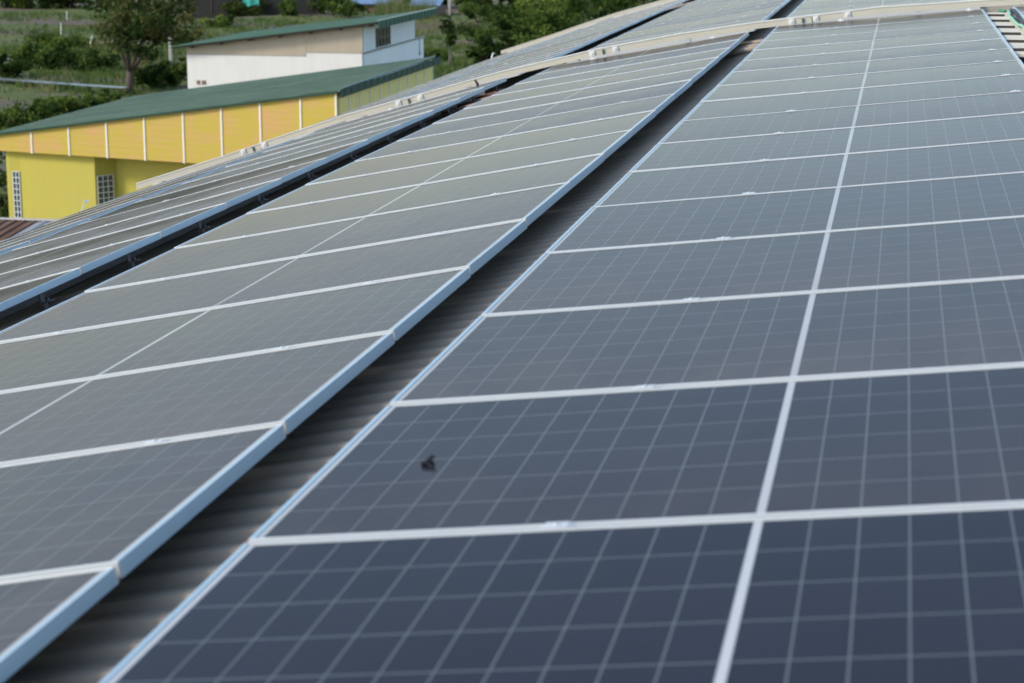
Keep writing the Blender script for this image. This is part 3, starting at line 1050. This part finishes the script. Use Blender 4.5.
# dark green trim along the roof's front edge
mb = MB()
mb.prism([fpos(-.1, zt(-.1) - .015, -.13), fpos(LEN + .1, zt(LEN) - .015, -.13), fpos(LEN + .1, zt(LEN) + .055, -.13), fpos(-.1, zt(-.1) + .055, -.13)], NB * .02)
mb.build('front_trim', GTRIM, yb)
mb = MB()
nsc = 34
for k in range(nsc):
    b = -.1 + DEPTH * k / nsc
    q = BD * b
    mb.box((.10 + (k % 2) * .012, q.y, ZT - .15 + (k % 2) * .01), (.15 + (k % 2) * .012, q.y + DEPTH / nsc, ZT + .085 + (k % 2) * .01))
mb.build('ridge_trim', GTRIM, yb)
mb = MB()
mb.tube([(.13, -.1, ZT + .12), (.13 + BD.x * DEPTH, DEPTH - .1, ZT + .12)], .035, 6)
mb.build('ridge_cap', simple('pale_green_cap', (.10, .17, .13), .5), yb)
# lower walls
o1 = .30
sA, sB_, sC, sD, sE = s_of(11, 180, o1), s_of(21, 180, o1), s_of(95, 180, o1), s_of(117, 180, o1 + .75), s_of(330, 180, o1)
def wallseg(a, b, name='wall', z0=0, z1=ZB + .3, mt=YWALL):
    mb = MB()
    A_, B_ = fpos(a[0], z0, a[1]), fpos(b[0], z0, b[1])
    A2, B2 = fpos(b[0], z1, b[1]), fpos(a[0], z1, a[1])
    n_ = (B_ - A_).cross(Vector((0, 0, 1))).normalized()
    if n_.y < 0: n_ = -n_
    mb.prism([A_, B_, A2, B2], n_ * .12)
    return mb.build(name, mt, yb)
PA, PB, PC, PD, PE = (sA, o1 - .06), (sB_, o1 - .0), (sC, o1), (sD, o1 + .75), (sE, o1 + .75)
for a, b in ((PA, PB), (PB, PC), (PC, PD), (PD, PE)): wallseg(a, b)
wallseg(PA, (PA[0] - .3, o1 + 9))
def glasswin(a, b, t0, t1, z0, z1, nc, nr):
    A_, B_ = fpos(a[0], 0, a[1]), fpos(b[0], 0, b[1])
    P, Q = A_.lerp(B_, t0), A_.lerp(B_, t1)
    u = (Q - P)
    n_ = u.cross(Vector((0, 0, 1))).normalized()
    if n_.y > 0: n_ = -n_
    L_ = u.length; u = u.normalized()
    mb = MB()
    bw = .013
    def bar(x0, x1, za, zb, d0, d1, mbx):
        q = [P + u * x0 + Vector((0, 0, za)), P + u * x1 + Vector((0, 0, za)), P + u * x1 + Vector((0, 0, zb)), P + u * x0 + Vector((0, 0, zb))]
        mbx.prism([p_ + n_ * d0 for p_ in q], n_ * (d1 - d0))
    for i in range(nc + 1):
        x_ = L_ * i / nc
        bar(x_ - bw, x_ + bw, z0 - bw, z1 + bw, .003, .035, mb)
    for j in range(nr + 1):
        zz = z0 + (z1 - z0) * j / nr
        bar(-bw, L_ + bw, zz - bw, zz + bw, .004, .033, mb)
    w_ = mb.build('window', MORTAR, yb)
    mb = MB()
    bar(0, L_, z0, z1, .002, .018, mb)
    mb.build('pane', GLASSB, w_)
zw = front_hit(104, 175, o1 + .4).z
glasswin(PC, PD, .10, .80, zw - 2.05, zw, 3, 11)
zw2 = front_hit(16, 170, o1 + .3).z
glasswin(PA, PB, .30, .88, zw2 - 1.75, zw2, 2, 9)

# ------------------------------------------------------------------ white building
WX, WY, WZ = -21.54, 79.18, 5.18
wb = empty('white_building', (WX, WY, 0))
tag(wb, 'white house with beige upper wall, dark barred window and sloping green roof', 'building')
WW = weathered('white_wall', (.80, .79, .75), (.58, .56, .51), .85, .4)
WS = weathered('sky_tinted_side_wall', (.82, .86, .88), (.62, .66, .68), .85, .4)  # side wall colour raised and blued to carry the sky fill
BEIGE = weathered('beige_boards', (.49, .42, .32), (.36, .29, .21), .8, .5)
LEDGE = simple('grey_ledge', (.35, .33, .30), .8)
WL, WD = 7.97, 10.9
zl = lambda x: 5.35 + (6.24 + .12 - 5.35) * (x + WL) / WL       # underside of the roof above the front, x from -WL to 0
xs_ = -2.52
mb = MB(); mb.prism([(-WL, 0, 0), (0, 0, 0), (0, 0, WZ), (xs_, 0, WZ), (xs_, 0, WZ - .17), (-WL, 0, WZ - .13)], (0, .15, 0)); wl = mb.build('wall', WW, wb)
mb = MB(); mb.prism([(-WL, .02, WZ - .13), (xs_, .02, WZ - .17), (xs_, .02, WZ), (-.0, .02, WZ), (-.0, .02, zl(0)), (-WL, .02, zl(-WL))], (0, .12, 0)); mb.build('upper_wall', BEIGE, wb)
mb = MB(); mb.box((-WL, -.012, WZ - .165), (xs_ + .02, .018, WZ - .13)); mb.box((xs_, -.012, WZ - .01), (0, .018, WZ + .02)); mb.box((xs_ - .02, -.012, WZ - .13), (xs_ + .01, .019, WZ - .02)); mb.build('ledge', LEDGE, wb)
for xx in (-6.6, -5.1, -2.53):
    mb = MB(); mb.box((xx, .005, WZ), (xx + .025, .0195, zl(xx) - .02)); mb.build('seam', simple('seam', (.5, .42, .32), .8), wb)
mb = MB(); mb.box((-.12, .16, 0), (.10, WD, WZ - .03)); mb.build('wall', WS, wb)
mb = MB(); mb.box((-.14, .16, WZ - .03), (.16, WD + .05, WZ + .03)); mb.build('ledge', LEDGE, wb)
mb = MB()
y = .15
while y < 9.4:
    mb.box((-.10, y, WZ + .03), (.0 + .02 * (int(y * 5) % 2), y + .2, 6.4)); y += .2
mb.build('upper_wall', WS, wb)
mb = MB(); mb.box((-.12, .0, WZ + .03), (.03, .14, 6.4)); mb.build('corner_post', BEIGE, wb)
DARK = NT('dark_glass'); DARK.set(color=(.012, .014, .018), rough=.2); DARK = DARK.mat
BARM = simple('window_bars', (.022, .024, .026), .5, .2)
mb = MB(); mb.box((.045, 2.3, WZ + .10), (.06, 4.7, WZ + .92)); wn_ = mb.build('window', DARK, wb)
mb = MB()
for k in range(5): mb.box((.06, 2.3 + k * .57, WZ + .08), (.085, 2.36 + k * .57, WZ + .94))
for k in range(3): mb.box((.06, 2.3, WZ + .10 + k * .38), (.082, 4.7, WZ + .14 + k * .38))
mb.build('frame', BARM, wn_)
mb = MB(); mb.box((.10, 10.0, WZ - .75), (.13, 10.06, WZ - .05)); mb.box((.10, 9.95, WZ - .8), (.15, 10.12, WZ - .66)); mb.build('pipe', LEDGE, wb)
mb = MB(); mb.box((-7.55, -.02, 3.72), (-7.12, -.003, 3.90)); v_ = mb.build('vent', simple('brown_vent', (.20, .15, .11), .8), wb)
mb = MB(); mb.box((-7.36, -.03, 3.70), (-7.31, -.021, 3.92)); mb.build('vent_bar', WW, v_)
# roof
GROOF2 = green_roof_mat('green_house_roof', (.022, .075, .04), (.065, .14, .08), (.6, 2, 1))
x0r, x1r = -WL - .58, .88
RD = 10.7
mb = MB()
nr_ = 40
pr = []
for j in range(nr_ * 4 + 1): pr.append((-.45 + RD * j / (nr_ * 4), (0, 0, .03, .03)[j % 4]))
vs = []
for i in range(3):
    xx = x0r + (x1r - x0r) * i / 2
    for (yy, hh) in pr: vs.append((xx, yy, zl(xx) + .09 + hh))
npf = len(pr)
mb.mesh(vs, [(i * npf + j, (i + 1) * npf + j, (i + 1) * npf + j + 1, i * npf + j + 1) for i in range(2) for j in range(npf - 1)])
mb.build('roof', GROOF2, wb)
mb = MB()
mb.prism([(x0r, -.40, zl(x0r) + .01), (x1r, -.40, zl(x1r) + .01), (x1r, -.40, zl(x1r) + .08), (x0r, -.40, zl(x0r) + .08)], (0, .04, 0))
for k in range(7):
    xx = x0r + .8 + k * 1.35
    mb.box((xx, -.38, zl(xx) - .06), (xx + .12, .3, zl(xx) + .06))
mb.build('rafters', simple('dark_rafters', (.05, .04, .035), .8), wb)
mb = MB()
for k in range(30):
    yy = -.45 + RD * k / 30
    mb.box((x1r + .0 + (k % 2) * .02, yy, zl(x1r) - .17), (x1r + .05 + (k % 2) * .02, yy + RD / 30 * .98, zl(x1r) + .13))
mb.build('ridge_trim', simple('green_trim', (.012, .085, .045), .7, var=.3, scale=2), wb)
mb = MB(); mb.box((x1r - .06, -.45, zl(x1r) + .135), (x1r + .08, RD - .45, zl(x1r) + .17)); mb.build('ridge_cap', simple('pale_cap', (.28, .36, .30), .6), wb)

# ------------------------------------------------------------------ rusty shed roof at the left
m = NT('rusty_sheets')
n1 = m.noise(1.2, 6, .7, vec=m.coord('Object', (2.5, .5, 1)))
n2 = m.noise(.35, 4, .6, vec=m.coord('Object'))
m.set(color=m.ramp(m.math('ADD', m.math('MULTIPLY', n1, .6), m.math('MULTIPLY', n2, .4)), [(.35, (.085, .05, .035)), (.48, (.17, .085, .05)), (.58, (.22, .165, .12)), (.72, (.28, .25, .21))]), rough=.85)
RUST = m.mat
m = NT('galvanised_sheets')
n1 = m.noise(1.5, 5, .7, vec=m.coord('Object', (3, .4, 1)))
m.set(color=m.mix(n1, (.36, .36, .36), (.52, .52, .52)), rough=.5, metal=.3)
GALV = m.mat
rs = empty('rusty_shed', (-14, 28.6, 0))
tag(rs, 'low shed roofed with rusty and pale galvanised sheets before the yellow wall', 'shed')
def sheets(x0, x1, y0, z0, y1, z1, name, mt, parent, dz=0):
    mb = MB()
    n = int((x1 - x0) / .19)
    pr = []
    for j in range(n):
        xx = x0 + (x1 - x0) * j / n
        pr += [(xx, 0), (xx + .11, 0), (xx + .13, .03), (xx + .17, .03)]
    pr.append((x1, 0))
    vs = [(x_, y0, z0 + h_ + dz) for x_, h_ in pr] + [(x_, y1, z1 + h_ + dz) for x_, h_ in pr]
    k = len(pr)
    mb.mesh(vs, [(j, j + 1, k + j + 1, k + j) for j in range(k - 1)])
    return mb.build(name, mt, parent)
sheets(-11, .4, 0, 6.0, -7.0, 5.35, 'roof', RUST, rs)
sheets(.4, 6.2, 0, 6.0, -12.0, 4.9, 'roof_patch', GALV, rs, .004)
sheets(-11, 6.2, .02, 5.99, 5, 4.4, 'roof', GALV, rs)
mb = MB(); mb.prism([(-11, -.06, 6.02), (-11, 0, 6.05), (-11, .14, 6.02), (-11, 0, 6.03)], (11.8, 0, 0)); mb.build('ridge_cap', simple('ridge_grey', (.42, .40, .37), .7), rs)
mb = MB(); mb.box((-10.8, -6.8, 0), (6.0, 4.3, 4.35)); mb.build('wall', simple('shed_wall', (.3, .29, .27), .85), rs)
